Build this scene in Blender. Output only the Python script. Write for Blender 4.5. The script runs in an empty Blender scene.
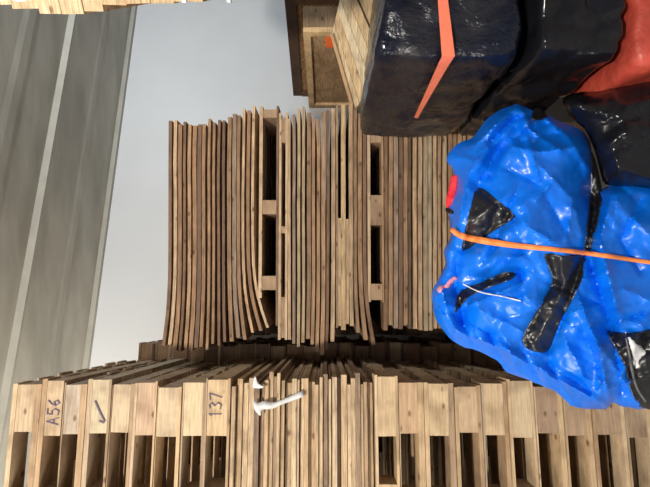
import bpy, bmesh, math, random
from mathutils import Vector, Matrix, noise, geometry
random.seed(7)
SC = bpy.context.scene
COL = SC.collection
EYE = 1.6
F = 488.0
# ------------------------------------------------------------------ camera (held on its side: picture left is up)
cd = bpy.data.cameras.new('camera'); cam = bpy.data.objects.new('camera', cd); COL.objects.link(cam)
cam.matrix_world = Matrix(((0, 1, 0, 0), (0, 0, -1, 0), (-1, 0, 0, EYE), (0, 0, 0, 1)))
cd.sensor_fit = 'HORIZONTAL'; cd.sensor_width = 36.0; cd.lens = F / 650.0 * 36.0
cd.clip_start = 0.02
SC.camera = cam
# ------------------------------------------------------------------ light
w = bpy.data.worlds.new('world'); SC.world = w; w.use_nodes = True
w.node_tree.nodes['Background'].inputs[0].default_value = (0.82, 0.88, 1.0, 1)
w.node_tree.nodes['Background'].inputs[1].default_value = 0.20

def area(name, loc, target, size, power, col):
    l = bpy.data.lights.new(name, 'AREA'); l.shape = 'DISK'; l.size = size; l.energy = power; l.color = col
    o = bpy.data.objects.new(name, l); COL.objects.link(o)
    o.location = loc
    o.rotation_euler = (Vector(target) - Vector(loc)).to_track_quat('-Z', 'Y').to_euler()
    return o
area('bay_lamp', (-0.62, -1.9, 3.45), (0.3, 3.0, 1.4), 0.22, 185, (1.0, 0.93, 0.82))
area('ceiling_fill_low', (-3.6, 0.6, 1.5), (-0.9, 4.2, 4.0), 1.6, 90, (1.0, 0.94, 0.84))  # unseen fill added low on the left to brighten the ceiling, no known door
area('ceiling_fill_side', (-3.4, 3.0, 2.75), (-0.4, 4.3, 3.9), 1.0, 34, (1.0, 0.93, 0.80))  # second unseen fill, added to lift the left end of the ceiling
area('aisle_fill', (-0.2, -1.2, 3.6), (1.2, 4.5, 1.6), 0.4, 18, (0.88, 0.94, 1.0))  # weak fill added above the aisle, no known lamp there
area('wall_fill', (3.4, 2.6, 3.85), (1.2, 5.4, 2.4), 0.9, 60, (0.84, 0.92, 1.0))  # unseen cool fill added to brighten the far white wall
SC.view_settings.view_transform = 'Standard'
SC.view_settings.look = 'None'
SC.view_settings.gamma = 1
SC.view_settings.use_curve_mapping = False
SC.view_settings.exposure = 0.25

# ------------------------------------------------------------------ helpers
def at(px, py, Y):
    return Vector(((243.5 - py) / F * Y, Y, EYE + (325.0 - px) / F * Y))

def newmat(name):
    m = bpy.data.materials.new(name); m.use_nodes = True
    nt = m.node_tree; return m, nt, nt.nodes['Principled BSDF']

def N(nt, kind, **kw):
    n = nt.nodes.new(kind)
    for k, v in kw.items():
        if k.startswith('i_'):
            n.inputs[int(k[2:]) if k[2:].isdigit() else k[2:]].default_value = v
        else: setattr(n, k, v)
    return n

def wood_mat(name, grain=(2.5, 8, 45), contrast=0.35, rough=0.75, knots=True):
    """colour comes from the object's own colour; grain, stains and knots are procedural"""
    m, nt, b = newmat(name); L = nt.links
    oi = N(nt, 'ShaderNodeObjectInfo'); tc = N(nt, 'ShaderNodeTexCoord')
    add = N(nt, 'ShaderNodeVectorMath', operation='ADD')
    sc = N(nt, 'ShaderNodeVectorMath', operation='SCALE'); sc.inputs[0].default_value = (17, 31, 23)
    L.new(oi.outputs['Random'], sc.inputs['Scale'])
    L.new(tc.outputs['Object'], add.inputs[0]); L.new(sc.outputs[0], add.inputs[1])
    mp = N(nt, 'ShaderNodeMapping'); mp.inputs['Scale'].default_value = grain
    L.new(add.outputs[0], mp.inputs['Vector'])
    n1 = N(nt, 'ShaderNodeTexNoise'); n1.inputs['Scale'].default_value = 3.0; n1.inputs['Detail'].default_value = 6
    n1.inputs['Roughness'].default_value = 0.65
    L.new(mp.outputs[0], n1.inputs['Vector'])
    r1 = N(nt, 'ShaderNodeValToRGB'); e = r1.color_ramp.elements
    e[0].position = 0.3; e[0].color = (1 - contrast,) * 3 + (1,); e[1].position = 0.68; e[1].color = (1.12, 1.12, 1.12, 1)
    L.new(n1.outputs['Fac'], r1.inputs[0])
    n2 = N(nt, 'ShaderNodeTexNoise'); n2.inputs['Scale'].default_value = 9.0; n2.inputs['Detail'].default_value = 3
    L.new(add.outputs[0], n2.inputs['Vector'])
    r2 = N(nt, 'ShaderNodeValToRGB'); e = r2.color_ramp.elements
    e[0].position = 0.30; e[0].color = (0.55, 0.5, 0.46, 1); e[1].position = 0.55; e[1].color = (1, 1, 1, 1)
    L.new(n2.outputs['Fac'], r2.inputs[0])
    m1 = N(nt, 'ShaderNodeMix', data_type='RGBA', blend_type='MULTIPLY'); m1.inputs[0].default_value = 1
    L.new(oi.outputs['Color'], m1.inputs[6]); L.new(r1.outputs[0], m1.inputs[7])
    m2 = N(nt, 'ShaderNodeMix', data_type='RGBA', blend_type='MULTIPLY'); m2.inputs[0].default_value = 0.7
    L.new(m1.outputs[2], m2.inputs[6]); L.new(r2.outputs[0], m2.inputs[7])
    out = m2.outputs[2]
    if knots:
        mk = N(nt, 'ShaderNodeMapping'); mk.inputs['Scale'].default_value = (9, 9, 16)
        L.new(add.outputs[0], mk.inputs['Vector'])
        v = N(nt, 'ShaderNodeTexVoronoi'); v.inputs['Scale'].default_value = 1.0
        L.new(mk.outputs[0], v.inputs['Vector'])
        r3 = N(nt, 'ShaderNodeValToRGB'); e = r3.color_ramp.elements
        e[0].position = 0.07; e[0].color = (0.3, 0.2, 0.14, 1); e[1].position = 0.17; e[1].color = (1, 1, 1, 1)
        L.new(v.outputs['Distance'], r3.inputs[0])
        m3 = N(nt, 'ShaderNodeMix', data_type='RGBA', blend_type='MULTIPLY'); m3.inputs[0].default_value = 0.85
        L.new(out, m3.inputs[6]); L.new(r3.outputs[0], m3.inputs[7]); out = m3.outputs[2]
    L.new(out, b.inputs['Base Color'])
    b.inputs['Roughness'].default_value = rough
    bp = N(nt, 'ShaderNodeBump'); bp.inputs['Strength'].default_value = 0.35; bp.inputs['Distance'].default_value = 0.004
    L.new(n1.outputs['Fac'], bp.inputs['Height']); L.new(bp.outputs[0], b.inputs['Normal'])
    return m

def plain_mat(name, col, rough=0.6, noise_amt=0.15, nscale=6, bump=0.0, metallic=0, coat=0, stretch=(1, 1, 1), spec=0.5, bscale=None):
    m, nt, b = newmat(name); L = nt.links
    tc = N(nt, 'ShaderNodeTexCoord'); mp = N(nt, 'ShaderNodeMapping'); mp.inputs['Scale'].default_value = stretch
    L.new(tc.outputs['Object'], mp.inputs['Vector'])
    n1 = N(nt, 'ShaderNodeTexNoise'); n1.inputs['Scale'].default_value = nscale; n1.inputs['Detail'].default_value = 5
    L.new(mp.outputs[0], n1.inputs['Vector'])
    r = N(nt, 'ShaderNodeValToRGB'); e = r.color_ramp.elements
    e[0].position = 0.3; e[1].position = 0.7
    e[0].color = tuple(c * (1 - noise_amt) for c in col) + (1,); e[1].color = tuple(min(1, c * (1 + noise_amt)) for c in col) + (1,)
    L.new(n1.outputs['Fac'], r.inputs[0]); L.new(r.outputs[0], b.inputs['Base Color'])
    b.inputs['Roughness'].default_value = rough; b.inputs['Metallic'].default_value = metallic
    b.inputs['Coat Weight'].default_value = coat; b.inputs['Coat Roughness'].default_value = 0.12
    b.inputs['Specular IOR Level'].default_value = spec
    if bump:
        n2 = N(nt, 'ShaderNodeTexNoise'); n2.inputs['Scale'].default_value = bscale or nscale * 3; n2.inputs['Detail'].default_value = 3
        L.new(mp.outputs[0], n2.inputs['Vector'])
        bp = N(nt, 'ShaderNodeBump'); bp.inputs['Strength'].default_value = bump; bp.inputs['Distance'].default_value = 0.01
        L.new(n2.outputs['Fac'], bp.inputs['Height']); L.new(bp.outputs[0], b.inputs['Normal'])
    return m

M = {}
M['wood'] = wood_mat('pallet_wood')
M['sheet'] = wood_mat('sheet_wood', grain=(2.6, 4, 60), contrast=0.62)
M['board'] = wood_mat('pine_board', grain=(4, 4, 4), contrast=0.12, rough=0.6, knots=False)
M['concrete'] = plain_mat('concrete', (0.45, 0.43, 0.37), 0.9, 0.2, 2.6, 0.3, stretch=(0.6, 1.6, 1))
M['strip'] = plain_mat('pale_concrete', (0.43, 0.415, 0.36), 0.9, 0.1, 5, 0.2)
M['white'] = plain_mat('white_paint', (0.70, 0.715, 0.73), 0.55, 0.03, 1.5, 0.03)
M['floor'] = plain_mat('floor_concrete', (0.3, 0.3, 0.29), 0.7, 0.15, 2, 0.1)
M['ink'] = plain_mat('black_ink', (0.13, 0.10, 0.15), 0.8, 0.1, 9)
M['blue'] = plain_mat('blue_tarp_plastic', (0.0, 0.15, 0.76), 0.36, 0.08, 5, 0.08, coat=0.08, bscale=18)
M['black'] = plain_mat('black_plastic_sheet', (0.008, 0.008, 0.011), 0.2, 0.2, 5, 0.4, coat=0.0, bscale=14, spec=0.32)
M['lining'] = plain_mat('black_lining_plastic', (0.010, 0.010, 0.013), 0.36, 0.2, 5, 0.3, coat=0.1, bscale=20)
M['orange'] = plain_mat('orange_strap', (0.88, 0.25, 0.06), 0.55, 0.06, 30, 0.1)
M['salmon'] = plain_mat('coral_strap', (0.78, 0.19, 0.11), 0.5, 0.1, 20, 0.1)
M['redfilm'] = plain_mat('red_plastic_film', (0.42, 0.055, 0.035), 0.5, 0.3, 7, 0.7, coat=0.1, bscale=24)
M['redcloth'] = plain_mat('red_cloth', (0.7, 0.02, 0.04), 0.7, 0.2, 30, 0.4)
M['pink'] = plain_mat('pink_cloth', (0.8, 0.32, 0.4), 0.7, 0.2, 30, 0.4)
M['paper'] = plain_mat('white_paper', (0.8, 0.8, 0.82), 0.6, 0.08, 12, 0.1)
M['tape'] = plain_mat('torn_white_tape', (0.55, 0.55, 0.56), 0.6, 0.15, 40, 0.3)
M['string'] = plain_mat('white_string', (0.75, 0.75, 0.75), 0.7, 0.2, 60)
M['film'] = plain_mat('clear_stretch_film', (0.78, 0.8, 0.83), 0.25, 0.1, 12, 0.4, coat=0.4)
M['sticker'] = plain_mat('orange_sticker', (0.95, 0.16, 0.03), 0.5, 0.04, 9)
M['greyrope'] = plain_mat('grey_webbing', (0.12, 0.12, 0.13), 0.6, 0.2, 60)

def osb():
    m, nt, b = newmat('osb_board'); L = nt.links
    tc = N(nt, 'ShaderNodeTexCoord'); mp = N(nt, 'ShaderNodeMapping'); mp.inputs['Scale'].default_value = (8, 12, 40)
    L.new(tc.outputs['Object'], mp.inputs['Vector'])
    v = N(nt, 'ShaderNodeTexNoise'); v.inputs['Scale'].default_value = 1.6; v.inputs['Detail'].default_value = 6; v.inputs['Distortion'].default_value = 1.2
    L.new(mp.outputs[0], v.inputs['Vector'])
    r = N(nt, 'ShaderNodeValToRGB'); e = r.color_ramp.elements
    e[0].position = 0.36; e[0].color = (0.15, 0.075, 0.03, 1); e[1].position = 0.62; e[1].color = (0.45, 0.25, 0.105, 1)
    L.new(v.outputs['Fac'], r.inputs[0]); L.new(r.outputs[0], b.inputs['Base Color']); b.inputs['Roughness'].default_value = 0.8
    return m
M['osb'] = osb()

def dusty():
    """black stretch film with a brownish dust coat in patches"""
    m, nt, b = newmat('dusty_black_film'); L = nt.links
    tc = N(nt, 'ShaderNodeTexCoord')
    n1 = N(nt, 'ShaderNodeTexNoise'); n1.inputs['Scale'].default_value = 1.7; n1.inputs['Detail'].default_value = 7; n1.inputs['Roughness'].default_value = 0.6
    L.new(tc.outputs['Object'], n1.inputs['Vector'])
    r = N(nt, 'ShaderNodeValToRGB'); e = r.color_ramp.elements
    e[0].position = 0.50; e[0].color = (0.006, 0.008, 0.018, 1); e[1].position = 0.78; e[1].color = (0.045, 0.04, 0.036, 1)
    L.new(n1.outputs['Fac'], r.inputs[0]); L.new(r.outputs[0], b.inputs['Base Color'])
    r2 = N(nt, 'ShaderNodeMapRange'); r2.inputs[1].default_value = 0.45; r2.inputs[2].default_value = 0.7; r2.inputs[3].default_value = 0.16; r2.inputs[4].default_value = 0.42
    L.new(n1.outputs['Fac'], r2.inputs[0]); L.new(r2.outputs[0], b.inputs['Roughness'])
    mp = N(nt, 'ShaderNodeMapping'); mp.inputs['Scale'].default_value = (26, 5, 14)
    L.new(tc.outputs['Object'], mp.inputs['Vector'])
    b.inputs['Specular IOR Level'].default_value = 0.35
    n2 = N(nt, 'ShaderNodeTexNoise'); n2.inputs['Scale'].default_value = 1.0; n2.inputs['Detail'].default_value = 4; n2.inputs['Distortion'].default_value = 0.8
    L.new(mp.outputs[0], n2.inputs['Vector'])
    bp = N(nt, 'ShaderNodeBump'); bp.inputs['Strength'].default_value = 0.8; bp.inputs['Distance'].default_value = 0.02
    L.new(n2.outputs['Fac'], bp.inputs['Height']); L.new(bp.outputs[0], b.inputs['Normal'])
    return m
M['dusty'] = dusty()

def mesh_obj(name, verts, faces, mat, parent=None, smooth=False, color=None, matrix=None):
    me = bpy.data.meshes.new(name); me.from_pydata([tuple(v) for v in verts], [], faces); me.update()
    if smooth:
        for p in me.polygons: p.use_smooth = True
    me.materials.append(mat)
    o = bpy.data.objects.new(name, me); COL.objects.link(o)
    if parent: o.parent = parent
    if matrix is not None: o.matrix_world = matrix
    if color: o.color = (*color, 1)
    return o

def tag(o, label, cat, group=None):
    o['label'] = label; o['category'] = cat
    if group: o['group'] = group
    return o

def empty(name, label, cat, matrix, group=None):
    o = bpy.data.objects.new(name, None); COL.objects.link(o); o.matrix_world = matrix; o.empty_display_size = 0.1
    return tag(o, label, cat, group)

CF = [(0, 1, 3, 2), (4, 6, 7, 5), (0, 4, 5, 1), (2, 3, 7, 6), (0, 2, 6, 4), (1, 5, 7, 3)]
def box_data(x0, x1, y0, y1, z0, z1, j=0.0, rnd=random):
    vs = []
    for x in (x0, x1):
        for y in (y0, y1):
            for z in (z0, z1):
                vs.append((x + rnd.uniform(-j, j), y + rnd.uniform(-j, j), z + rnd.uniform(-j, j)))
    return vs, CF

def box(name, b, mat, parent=None, j=0.0, color=None, matrix=None):
    v, f = box_data(*b, j=j)
    return mesh_obj(name, v, f, mat, parent, color=color, matrix=matrix)

def hull(name, corners, mat, parent=None, color=None, smooth=False):
    """8 corners, ordered x-major like box_data"""
    return mesh_obj(name, corners, CF, mat, parent, color=color)

def orient(o):
    bm = bmesh.new(); bm.from_mesh(o.data); bmesh.ops.recalc_face_normals(bm, faces=bm.faces); bm.to_mesh(o.data); bm.free(); return o

ORD = ['top', 'second', 'third', 'fourth', 'fifth', 'sixth', 'seventh', 'eighth', 'ninth', 'tenth', 'eleventh', 'twelfth', 'thirteenth', 'fourteenth',
       'fifteenth', 'sixteenth', 'seventeenth', 'eighteenth', 'nineteenth', 'twentieth', 'twenty-first', 'twenty-second', 'twenty-third', 'twenty-fourth',
       'twenty-fifth', 'twenty-sixth', 'twenty-seventh', 'twenty-eighth', 'twenty-ninth', 'thirtieth', 'thirty-first', 'thirty-second', 'thirty-third']

class Frame:
    """a stack's own axes: u to the right along its front, v into depth, z up"""
    def __init__(s, X, Y, yaw):
        s.o = Vector((X, Y, 0)); s.a = math.radians(yaw)
        s.u = Vector((math.cos(s.a), math.sin(s.a), 0)); s.v = Vector((-math.sin(s.a), math.cos(s.a), 0))
        s.m = Matrix.Translation(s.o) @ Matrix.Rotation(s.a, 4, 'Z')
    def uz(s, px, py):
        """where the line of sight through a photo point meets the front face"""
        d = at(px, py, 1.0) - Vector((0, 0, EYE)); c = Vector((0, 0, EYE))
        t = (s.o - c).dot(s.v) / d.dot(s.v)
        p = c + d * t - s.o
        return p.dot(s.u), p.z

# ------------------------------------------------------------------ setting
H = EYE + 2.4
wa = (2.918, 6.10); wb = (-1.214, 4.88)                     # two points of the wall's foot line
wd = Vector((wa[0] - wb[0], wa[1] - wb[1], 0)).normalized(); wn = Vector((-wd.y, wd.x, 0))
w0 = Vector((wb[0], wb[1], 0))
def struct(o):
    o['kind'] = 'structure'; return o
def wallbox(name, s0, s1, d0, d1, z0, z1, mat):
    vs = []
    for s_ in (s0, s1):
        for d_ in (d0, d1):
            for z_ in (z0, z1): vs.append(w0 + wd * s_ + wn * d_ + Vector((0, 0, z_)))
    return struct(mesh_obj(name, vs, CF, mat))
wallbox('wall_back', -8, 14, 0, 0.2, 0, H + 0.3, M['white'])
wallbox('floor', -8, 14, -12, 0.2, -0.2, 0, M['floor'])
# the concrete ceiling: a deep slab against the wall and a shallower field in front, with the beam edge between
sa = Vector((2.18, 4.65, 0)); sb = Vector((-1.10, 3.81, 0))
def dn(p): return (p - w0).dot(wn)
d_edge = (dn(sa) + dn(sb)) / 2
wallbox('ceiling', -8, 14, -12, d_edge, H + 0.065, H + 0.3, M['concrete'])
cb = wallbox('trim_1', -8, 14, d_edge, 0.0, H, H + 0.3, M['concrete'])
wallbox('trim_2', -8, 14, d_edge - 0.025, d_edge, H + 0.0, H + 0.065, M['strip'])
# shallow formwork ribs cast in the concrete
for k, (d0_, wdt, dz) in enumerate(((d_edge - 0.62, 0.22, 0.008), (d_edge + 0.45, 0.16, 0.006))):
    z = (H + 0.065 if k == 0 else H)
    vs = []
    for s_ in (-8, 14):
        for (dd, zz) in ((d0_, z), (d0_ + wdt * .3, z - dz), (d0_ + wdt * .7, z - dz), (d0_ + wdt, z)):
            vs.append(w0 + wd * s_ + wn * dd + Vector((0, 0, zz)))
    struct(mesh_obj('trim_%d' % (3 + k), vs, [(0, 1, 5, 4), (1, 2, 6, 5), (2, 3, 7, 6), (3, 0, 4, 7), (0, 3, 2, 1), (4, 5, 6, 7)], M['concrete']))
wallbox('trim_5', -8, 14, -0.05, 0.0, H - 0.05, H, M['strip'])

# ------------------------------------------------------------------ pallets
TAN = [(0.50, 0.35, 0.205), (0.43, 0.285, 0.165), (0.56, 0.41, 0.255), (0.36, 0.245, 0.15), (0.46, 0.34, 0.225), (0.55, 0.385, 0.22)]
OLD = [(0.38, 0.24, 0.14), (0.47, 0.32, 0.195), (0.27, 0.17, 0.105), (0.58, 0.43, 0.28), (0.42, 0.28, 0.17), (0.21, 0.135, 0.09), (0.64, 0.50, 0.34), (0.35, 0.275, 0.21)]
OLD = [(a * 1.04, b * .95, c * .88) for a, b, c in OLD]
def vary(c, a=0.08):
    k = 1 + random.uniform(-a, a); return tuple(x * k for x in c)

def pallet(fr, u_right, W, D, z_top, z_bt, z_bb, z_bot, label, group, v0=0.0, blockw=0.225, pal=TAN, twist=0.0, nblocks=3, flush=0.0, blocks_u=None, n=7):
    """z_top..z_bt top deck, z_bt..z_bb blocks, z_bb..z_bot bottom boards; u_right is the right edge of the pallet"""
    m = fr.m @ Matrix.Translation((u_right, v0, z_bot)) @ Matrix.Rotation(twist, 4, 'Z')
    e = empty('wooden_pallet', label, 'pallet', m, group)
    zt, z1, z2 = z_top - z_bot, z_bt - z_bot, z_bb - z_bot
    j = 0.0015
    def bx(name, b, c, jj=j):
        o = mesh_obj(name, *box_data(*b, j=jj), M['wood'], e, color=c); return o
    bw = 0.115
    for k in range(n):                                      # top deck boards run across the front
        y = k * (D - bw) / (n - 1)
        s = random.uniform(-0.006, 0.006)
        bx('deck_board', (-W + s, s + (0.006 if k else 0), y, y + bw, z1, zt), vary(random.choice(pal)), 0.0012)
    if z2 > 0.004:
        for k in range(3):
            y = k * (D - 0.10) / 2
            bx('bottom_board', (-W, random.uniform(-0.004, 0.004), y, y + 0.10, 0, z2), vary(random.choice(pal)), 0.001)
    us = blocks_u if blocks_u is not None else [(-blockw, 0.0), (-(W + blockw) / 2, -(W - blockw) / 2), (-W, -W + blockw)]
    g = 0.0
    blks = []
    for (ua, ub) in us:
        if ub == 0:
            blks.insert(0, bx('stringer', (ua, ub - .004, .002 - flush, D - .01, z2 + .0006, z1 - .0006), vary(random.choice(pal), .05), 0.001))
            continue
        for k in range(3):
            y = k * (D - 0.14) / 2
            o = bx('block', (ua, ub - (0.004 if ub == 0 else 0), y + 0.002 - flush, y + 0.14, z2 + 0.0006, z1 - 0.0006), vary(random.choice(pal), .05), 0.001)
            blks.append(o)
    return e, blks, z2, z1

A = Frame(-0.6145, 2.15, 9)                                 # the near stack on the left
U0 = 0.0
def zA(px, py=411): return A.uz(px, py)[1]
def uA(px, py): return A.uz(px, py)[0]
upper = [(14, 32, 384), (44, 61, 380), (63.5, 79, 384), (90, 107, 379), (111, 129, 384), (136, 154, 382), (157, 177, 387), (183, 202, 382), (206.5, 227, 379)]
lower = [(378, 396, 376), (400, 418, 382), (429, 449, 383), (459, 478, 386), (485, 505, 383), (512, 532, 380), (536.5, 558, 386), (567, 587, 388), (596, 621, 388), (627, 646, 388), (656, 676, 388)]
descr = ['topmost pallet of the near stack, its block under the concrete ceiling',
         'pallet with A56 pencilled on its block, second in the near stack',
         'grey-tinged pallet directly under the one marked A56',
         'pallet with a dark slash drawn on its block, fourth in the near stack',
         'pallet directly under the one with the dark slash on its block',
         'pinkish brown pallet, third above the one marked 137',
         'pallet with a dark knot in its block, second above the one marked 137',
         'pale pallet directly above the one marked 137',
         'pallet with 137 written on its block, right above the thin boards']
ldescr = ['pallet directly beneath the thin boards of the near stack, no tarp touching it'] + \
         ['%s pallet below the thin boards of the near stack' % ORD[k] for k in range(1, 11)]
ldescr[5] = 'sixth pallet below the thin boards, beside the hanging blue tarp corner'
ldescr[8] = 'knotty pallet whose block sits under the blue tarp edge, ninth below the boards'
def run(rows, first_top, last_bot, descs, group, W):
    made = []
    for i, (a, b, y) in enumerate(rows):
        zt_px = first_top if i == 0 else max((rows[i - 1][1] + a) / 2 + (0.3 if a - rows[i - 1][1] < 3 else 1.2), rows[i - 1][1] + .6)
        zb_px = last_bot if i == len(rows) - 1 else (b + rows[i + 1][0]) / 2 - 0.2
        if i < len(rows) - 1 and rows[i + 1][0] - b < 3: zb_px = (b + rows[i + 1][0]) / 2
        # the next pallet rests on this one: close the gap exactly
        made.append([zA(zt_px), zA(a), zA(b), zA(zb_px), y])
    for i in range(len(made) - 1): made[i][3] = made[i + 1][0] + 0.003
    out = []
    for i, (zt, z1, z2, z0, y) in enumerate(made):
        z0 = max(z0, 0.0)
        th = random.uniform(-0.008, 0.008)
        e, bl, c2, c1 = pallet(A, uA(rows[i][0], y), W + random.uniform(-.01, .01), 1.2, zt, z1, max(z2, z0), z0, descs[i], group, v0=random.uniform(0, 0.015), blockw=uA(rows[i][0], y) - uA(rows[i][0], 434 + random.uniform(-2, 4)), twist=th)
        out.append((e, bl, c2, c1))
    return out
up = run(upper, 9.5, 229.5, descr, 'pallets stacked above the thin boards', 1.15)
lo = run(lower, 375.0, 692.0, ldescr, 'pallets stacked beneath the thin boards', 1.15)
# colours seen on the visible blocks
for (e, bl, a_, b_), c in zip(up, [(0.62, .45, .28), (0.66, .47, .29), (.58, .46, .34), (.72, .58, .38), (.66, .50, .32), (.62, .42, .27), (.70, .53, .34), (.74, .56, .34), (.72, .51, .29)]):
    bl[0].color = (c[0] * .82, c[1] * .83, c[2] * .86, 1)
for (e, bl, a_, b_), c in zip(lo, [(.70, .50, .29), (.62, .40, .23), (.72, .52, .30), (.66, .46, .27), (.70, .50, .29), (.72, .54, .33), (.45, .30, .19), (.50, .34, .21), (.50, .34, .21), (.5, .35, .22), (.5, .35, .22)]):
    bl[0].color = (c[0] * .82, c[1] * .83, c[2] * .86, 1)

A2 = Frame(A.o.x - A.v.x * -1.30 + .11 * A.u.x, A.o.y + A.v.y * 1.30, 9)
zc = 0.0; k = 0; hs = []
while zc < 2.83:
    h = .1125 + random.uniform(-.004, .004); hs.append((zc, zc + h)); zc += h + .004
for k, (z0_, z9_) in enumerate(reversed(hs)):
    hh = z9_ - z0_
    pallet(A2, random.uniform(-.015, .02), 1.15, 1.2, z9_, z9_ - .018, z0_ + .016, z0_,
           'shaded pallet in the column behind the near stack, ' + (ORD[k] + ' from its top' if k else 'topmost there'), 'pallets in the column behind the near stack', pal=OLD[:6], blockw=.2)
B2 = Frame(-.80, 4.27, 9)  # pallet column added so the gap looks dark instead of showing white wall
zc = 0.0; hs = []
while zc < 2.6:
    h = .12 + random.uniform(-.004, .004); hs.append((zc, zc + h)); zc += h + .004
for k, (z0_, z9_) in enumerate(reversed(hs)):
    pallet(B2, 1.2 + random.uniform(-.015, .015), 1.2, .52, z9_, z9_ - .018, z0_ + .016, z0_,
           'added pallet darkening the gap behind the middle sheet loads, ' + (ORD[k] + ' from its top' if k else 'topmost there'), 'pallets added to darken the gap behind the sheet loads', pal=OLD[:6], blockw=.2, n=4)
# hand written marks on the blocks: pen strokes as thin ribbons on the wood
def strokes(e, polys, u_l, z_l, wch, hch, th, mat, front=-0.0035):
    vs, fs = [], []
    for ci, ch in enumerate(polys):
        for pl in ch:
            pts = [Vector((u_l + ci * wch * 1.25 + x * wch, 0, z_l + y * hch)) for x, y in pl]
            for p, q in zip(pts[:-1], pts[1:]):
                d = (q - p); L_ = d.length
                if L_ < 1e-6: continue
                d /= L_; n = Vector((-d.z, 0, d.x)) * th; p2 = p - d * th * .6; q2 = q + d * th * .6
                b0 = len(vs)
                for c in (p2 - n, q2 - n, q2 + n, p2 + n):
                    vs.append((c.x, front, c.z))
                for c in (p2 - n, q2 - n, q2 + n, p2 + n):
                    vs.append((c.x, front + 0.003, c.z))
                fs += [(b0, b0 + 1, b0 + 2, b0 + 3), (b0 + 4, b0 + 7, b0 + 6, b0 + 5), (b0, b0 + 4, b0 + 5, b0 + 1), (b0 + 1, b0 + 5, b0 + 6, b0 + 2), (b0 + 2, b0 + 6, b0 + 7, b0 + 3), (b0 + 3, b0 + 7, b0 + 4, b0)]
    return mesh_obj('handwriting', vs, fs, mat, e)
GL = {'1': [[(.35, .8), (.55, 1), (.55, 0)]], '3': [[(.1, .95), (.6, 1), (.85, .8), (.45, .55), (.9, .3), (.6, 0), (.05, .1)]],
      '7': [[(.05, .95), (.95, 1), (.4, 0)]], 'A': [[(0, 0), (.45, 1), (.9, 0)], [(.2, .4), (.75, .4)]],
      '5': [[(.9, 1), (.2, 1), (.15, .58), (.6, .62), (.9, .35), (.6, 0), (.05, .08)]],
      '6': [[(.8, 1), (.3, .7), (.1, .3), (.4, 0), (.8, .2), (.6, .48), (.15, .35)]], '/': [[(.1, 0), (.5, .5), (.95, 1)], [(.05, .1), (.12, .45)]]}
def write(i, text, px0, px1, py0, py1, rows, stack, th=0.0024):
    e = stack[i][0]
    loc = e.matrix_world.inverted()
    ul = uA((px0 + px1) / 2, py1); ur = uA((px0 + px1) / 2, py0)
    zl, zh = zA(px1), zA(px0)
    pL = loc @ (A.m @ Vector((ul, 0, zl))); pR = loc @ (A.m @ Vector((ur, 0, zh)))
    n = len(text); wch = (pR.x - pL.x) / (n + 0.25 * (n - 1))
    strokes(e, [GL[c] for c in text], pL.x, pL.z, wch, pR.z - pL.z, th, M['ink'], front=stack[i][1][0].data.vertices[0].co.y - 0.006)
write(1, 'A56', 46.5, 58, 399, 425, upper, up)
write(8, '137', 209, 221, 393, 418, upper, up)
write(3, '/', 94, 105, 400, 424, upper, up, 0.0034)

# ------------------------------------------------------------------ curved sheets
def sheet(fr, name, ctrl, thick, D, v0, mat, color, label, group, parent=None, zlocal=None, amp=0.0):
    """ctrl: list of (u, ztop) along the front; the sheet is swept back by D"""
    u0, z0 = ctrl[0]
    pts = []
    n = 14
    us = [c[0] for c in ctrl]; zs = [c[1] for c in ctrl]
    def interp(u):
        # smooth piecewise (Catmull like) through the controls
        k = 0
        while k < len(us) - 2 and u > us[k + 1]: k += 1
        t = (u - us[k]) / (us[k + 1] - us[k])
        p1, p2 = zs[k], zs[k + 1]
        m1 = (zs[k + 1] - zs[k - 1]) / (us[k + 1] - us[k - 1]) * (us[k + 1] - us[k]) if k > 0 else (p2 - p1)
        m2 = (zs[k + 2] - zs[k]) / (us[k + 2] - us[k]) * (us[k + 1] - us[k]) if k < len(us) - 2 else (p2 - p1)
        t2, t3 = t * t, t * t * t
        return (2 * t3 - 3 * t2 + 1) * p1 + (t3 - 2 * t2 + t) * m1 + (-2 * t3 + 3 * t2) * p2 + (t3 - t2) * m2
    base = min(zs) - thick
    vs = []
    ph = random.uniform(0, 6)
    for i in range(n + 1):
        u = us[0] + (us[-1] - us[0]) * i / n
        z = interp(u)
        w_ = amp * math.sin(u * 7 + ph)
        f_ = v0 + w_
        for (y, zz) in ((f_, z), (f_, z - thick), (v0 + D, z - thick), (v0 + D, z)):
            vs.append((u - us[0], y - v0, zz - base))
    fs = []
    for i in range(n):
        a, b = 4 * i, 4 * i + 4
        for k in range(4):
            fs.append((a + k, b + k, b + (k + 1) % 4, a + (k + 1) % 4))
    fs.append((0, 1, 2, 3)); fs.append((4 * n + 3, 4 * n + 2, 4 * n + 1, 4 * n))
    o = mesh_obj(name, vs, fs, mat, None, color=color, matrix=fr.m @ Matrix.Translation((us[0], v0, base)))
    orient(o)
    return tag(o, label, 'board', group)

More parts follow.
